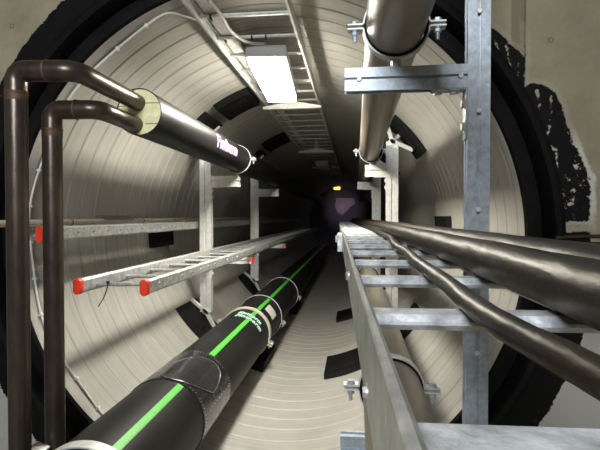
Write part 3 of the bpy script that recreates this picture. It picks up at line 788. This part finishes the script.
# loose coil of wire above it
path = []
for i in range(46):
    f = i / 45; path.append(W(-1.55 + .03 * math.sin(i * 1.7), 2.72 + .42 * (f if i % 2 else f * .9 + .05) + .08 * math.sin(i * 2.4), -.010 + .012 * math.sin(i * 1.13)))
b = NB(); tube(b, smooth_path(path, 5), .0028, 6)
tag(link_mesh('wire_bundle', b, dark_h), 'tangled grey wire lying on the beige conduit', 'wire')
# black tie hanging from the lower left ladder
p = W(-1.175, 2.13, -.32)
b = NB(); tube(b, smooth_path([p + Vector((.008, -.018, .002)), p + Vector((.002, -.02, -.03)), p + Vector((-.012, -.024, -.07)), p + Vector((-.036, -.03, -.112))], 6), .0028, 8)
box(b, p + Vector((.008, -.019, .003)), (.014, .010, .014), .002)
tag(link_mesh('cable_tie', b, blk), 'black tie dangling from the first rung of the lower left ladder', 'cable tie')

# ================================================================== LAMPS
lt = thing('tunnel_lamp', W(-.540, 2.75, .915), 'lit rectangular lamp hanging under the overhead ladder', 'lamp')
yaw_l = Matrix.Rotation(R(3.3), 3, 'Z')
LC = W(-.543, 3.21, .955)
b = NB(); box(b, LC + Vector((0, 0, .010)), (.240, 1.0, .07), .008, yaw_l); link_mesh('housing', b, housing, lt)
b = NB(); box(b, LC + Vector((0, .004, -.035)), (.222, .970, .028), .010, yaw_l); link_mesh('diffuser', b, diff_m, lt)['label'] = 'glowing white diffuser'
b = NB()
for dy in (-.36, .36): box(b, LC + Vector((0, dy, .054)), (.10, .03, .02)); 
link_mesh('mounting_clip', b, galvd, lt)
b = NB(); hexa(b, LC + Vector((.02, -.46, .052)), (0, 0, 1), .016, .022, 16); link_mesh('cable_gland', b, dark_h, lt)
cable('lamp_cable', [W(-.70, .9, 1.03), PZ(201, -6, 1.02), PZ(211, 3, 1.015), PZ(221, 15, 1.008), PZ(229, 29, 1.005), PZ(240, 38, 1.003), PZ(251, 43, 1.0), LC + Vector((.02, -.46, .062))], .0085, 'white cable curving down to the lit lamp', white_pl, cat='cable', seg=12)
for px, py in ((211, 18), (226, 41), (252, 38), (266, 37)):
    p = PZ(px, py, 1.03); tb = NB(); box(tb, p, (.007, .038, .024), .002)
    tag(link_mesh('cable_tie', tb, blk), {211: 'black tie at the left end of the nearest overhead rung in view', 226: 'black tie at the left end of the overhead rung just before the lamp', 252: 'left of two black ties above the lit lamp', 266: 'right of two black ties above the lit lamp'}[px], 'cable tie')
lu = thing('tunnel_lamp', W(-.57, 8.3, .94), 'unlit grey lamp under the far end of the overhead ladder', 'lamp')
b = NB(); box(b, W(-.57, 8.75, .96), (.22, .9, .07), .01); link_mesh('housing', b, housing, lu)
b = NB(); box(b, W(-.57, 8.75, .92), (.2, .86, .03), .01); link_mesh('diffuser', b, white_pl, lu)

# ================================================================== RUBBER PADS ON THE LINER
def pad(a0, a1, y0, y1, label, t_=.034, lug=True):
    t = thing('rubber_pad', cyl(R((a0 + a1) / 2), (y0 + y1) / 2), label, 'rubber pad')
    b = NB(); sector(b, 0, Z0, 1.2485 - t_, 1.2485, R(a0), R(a1), y0, y1, 14, .02); link_mesh('pad_body', b, rubber, t)
    b = NB(); sector(b, 0, Z0, 1.2485 - t_ - .006, 1.2485 - t_ + .002, R(a0 + (a1 - a0) * .18), R(a1 - (a1 - a0) * .18), y0 + .10, y1 - .10, 10, .012)
    link_mesh('raised_plate', b, rubber, t)
    return t
pad(108.5, 123.5, 1.56, 2.02, 'thick black pad on the upper left of the liner beside the lit lamp', .05)
pad(127.3, 143, 1.56, 2.02, 'black pad just above the insulated pipe, half hidden by it', .045)
pad(31.5, 49.5, 1.66, 2.14, 'black pad on the upper right wall behind the foot of the pale post')
pad(-79, -64, 1.58, 2.14, 'black pad on the tunnel floor left of the right-hand ladder rail')
pad(-147, -131.5, 1.62, 2.10, 'black pad on the lower left wall under the foot of the first left post')
pad(177, 187, 1.54, 1.98, 'small black pad on the left wall below the higher ladder', .05)
pad(-48, -33, 1.62, 2.10, 'black pad low on the right wall beneath the pale post')
pad(0, 5.5, 1.58, 2.2, 'small black pad on the right wall just above the thick cables', .03)
pad(109, 124, 3.62, 4.15, 'dim black pad on the upper left beyond the bright trapezoid bracket', .05)
pad(-78, -63, 3.64, 4.2, 'further black pad on the tunnel floor beside the ladder rail')
pad(-147, -131.5, 3.80, 4.25, 'dim black pad under the foot of the second left post')
pad(32, 49, 3.80, 4.25, 'dim black pad above the second right-hand post')
pad(-48, -33, 3.80, 4.25, 'dim black pad low on the right wall under the second right-hand post')
pad(127.3, 146, 3.80, 4.25, 'dim black pad above the second left post')
# saddle blocks under the striped pipe
for y0, lab in ((1.66, 'black saddle block under the striped pipe, at its right side on the floor'), (4.0, 'dim saddle block under the striped pipe further in')):
    b = NB(); sector(b, 0, Z0, 1.150, 1.2485, R(-128), R(-103.5), y0, y0 + .5, 12)
    # hollow out to the pipe's radius
    cgx, cgz = gc.x, gc.z
    for v in b.verts:
        d = Vector((v.co.x - cgx, 0, v.co.z - cgz))
        if d.length < GR + .002: d = d.normalized() * (GR + .002); v.co.x = cgx + d.x; v.co.z = cgz + d.z
    tag(link_mesh('saddle_block', b, rubber), lab, 'pipe support')

# strut stub in the lower left corner
t = thing('strut_post', W(-1.205, 1.72, -CAM.z), 'short pale galvanized strut between the two steel pipes at the bottom left', 'strut')
b = NB(); p = P(39, 447, 1.775); prism(b, double_channel(.05, .04), (p.x, p.y, .0), (1, 0, 0), (0, 1, 0), (0, 0, 1), p.z - .012)
link_mesh('upright', b, galvd, t)
b = NB(); box(b, (p.x, p.y, p.z - .006), (.062, .06, .012), .002, Matrix.Rotation(R(18), 3, 'Y')); link_mesh('top_plate', b, galvd, t)
t.location = (p.x, p.y, 0); 
for ch in t.children: ch.location = Vector(ch.location) + (W(-1.205, 1.72, -CAM.z) - Vector((p.x, p.y, 0)))
# two flat steel bars protruding in the broken joint at the right
for i, (py_, lab) in enumerate(((236.5, 'upper of two dark steel bars in the broken wall joint at the right edge'), (244, 'lower of two dark steel bars in the broken wall joint at the right edge'))):
    a_, b_ = P(556, py_ + 1, 2.174), P(640, py_ - 1, 2.174)
    b = NB(); tube(b, smooth_path([a_, a_.lerp(b_, .35) + Vector((0, 0, .002)), a_.lerp(b_, .7), b_], 4), .008, 10)
    tag(link_mesh('steel_bar', b, rawsteel), lab, 'steel bar')

# ================================================================== FAR END
p = P(337, 188, 18.15)
yl = thing('wall_lamp', p, 'tiny yellow light glowing on the far end wall', 'lamp')
b = NB(); box(b, p + Vector((0, .03, 0)), (.28, .10, .17), .02); link_mesh('housing', b, dark_h, yl)
b = NB(); box(b, p + Vector((0, -.045, 0)), (.25, .06, .14), .025); link_mesh('lens', b, yel_m, yl)['label'] = 'glowing yellow lens'
q = [P(*k, 18.2) for k in ((336, 198), (354, 198), (355, 204), (350, 207), (347, 211), (342, 215), (337, 212), (335, 206))]
b = NB(); f0 = [b.verts.new(v) for v in q]; f1 = [b.verts.new(v + Vector((0, .04, 0))) for v in q]; b.faces.new(f0); b.faces.new(f1[::-1])
for k in range(len(q)): b.faces.new((f0[k], f0[(k + 1) % 8], f1[(k + 1) % 8], f1[k]))
tag(link_mesh('glow_patch', b, patchw_m), 'painted pinkish glow on the far end wall below the yellow light', 'patch')  # pinkish glow of the lit haze, put into the patch colour
for (x0, y0_, x1, y1_, lab) in ((321.5, 166, 327.5, 187, 'upper dark upright panel on the far end wall'), (321, 206, 328, 224, 'lower dark upright panel on the far end wall')):
    a_, b_ = P(x0, y0_, 18.2), P(x1, y1_, 18.2)
    b = NB(); box(b, (a_ + b_) / 2, (abs(b_.x - a_.x), .06, abs(a_.z - b_.z)), .005)
    tag(link_mesh('dark_panel', b, hatch_m), lab, 'panel')

# ================================================================== LIGHTS, CAMERA
def area(name, loc_, rot, sx, sy, power, col):
    l = bpy.data.lights.new(name, 'AREA'); l.shape = 'RECTANGLE'; l.size = sx; l.size_y = sy; l.energy = power; l.color = col
    o = bpy.data.objects.new(name, l); C.objects.link(o); o.location = loc_; o.rotation_euler = rot; return o
lp = Vector((.0, -4.2, 3.2)); area('chamber_light', lp, (Vector((-.2, 0, 1.9)) - lp).to_track_quat('-Z', 'Y').to_euler(), 1.0, .5, 130, (.93, .97, 1.0))
pl = bpy.data.lights.new('end_fill_spot', 'SPOT'); pl.energy = 70; pl.color = (.74, .68, 1.0); pl.shadow_soft_size = .05; pl.spot_size = R(48); pl.spot_blend = 1.0  # added purple spot, no visible fixture, brightens the end patch and haze
po = bpy.data.objects.new('end_fill_spot', pl); C.objects.link(po); po.location = P(342, 208, 16.0); po.rotation_euler = (R(90), 0, 0)
m, nt, bs = new_mat('haze'); nt.nodes.remove(bs)
vs_ = nt.nodes.new('ShaderNodeVolumeScatter'); vs_.inputs['Density'].default_value = .05; vs_.inputs['Color'].default_value = (.62, .70, 1, 1); vs_.inputs['Anisotropy'].default_value = .3
nt.links.new(vs_.outputs[0], nt.nodes['Material Output'].inputs['Volume'])
b = NB(); bmesh.ops.create_cone(b, cap_ends=True, segments=48, radius1=1.235, radius2=1.235, depth=8.9, matrix=Matrix.Translation((0, 11.5, Z0)) @ Matrix.Rotation(R(90), 4, 'X'))
hz = link_mesh('haze', b, m); tag(hz, 'thin bluish haze hanging in the dark far end of the tunnel', 'haze'); hz['kind'] = 'stuff'
w = bpy.data.worlds.new('world'); bpy.context.scene.world = w; w.use_nodes = True
w.node_tree.nodes['Background'].inputs[0].default_value = (.01, .011, .012, 1)
cd = bpy.data.cameras.new('camera'); cam = bpy.data.objects.new('camera', cd); C.objects.link(cam)
cd.sensor_width = 36; cd.lens = F / 600 * 36; cd.clip_start = .01; cd.clip_end = 100
M = Matrix((RT, UP, -FW)).transposed(); cam.matrix_world = Matrix.Translation(CAM) @ M.to_4x4()
sc = bpy.context.scene; sc.camera = cam
sc.view_settings.view_transform = 'Standard'; sc.view_settings.look = 'None'
sc.view_settings.exposure = 0.0; sc.view_settings.gamma = 1; sc.view_settings.use_curve_mapping = False
GROUPS = {'rubber_pad': 'rubber pads on the tunnel wall', 'pipe_clamp': 'pipe clamps', 'support_frame': 'galvanized support frames', 'cable_ladder': 'cable ladders',
          'power_cable': 'dark cables on the right-hand ladder', 'steel_pipe': 'bare steel pipes', 'ladder_bracket': 'brackets under the overhead ladder', 'tunnel_lamp': 'tunnel lamps',
          'coated_pipe': 'tan pipes', 'saddle_block': 'blocks under the striped pipe', 'dark_panel': 'panels on the far wall', 'steel_bar': 'steel bars in the wall joint', 'cable_tie': 'black cable ties'}
for o in list(bpy.data.objects):
    k = o.name.split('.')[0]
    if o.parent is None and k in GROUPS: o['group'] = GROUPS[k]
    if '_w' in o: del o['_w']
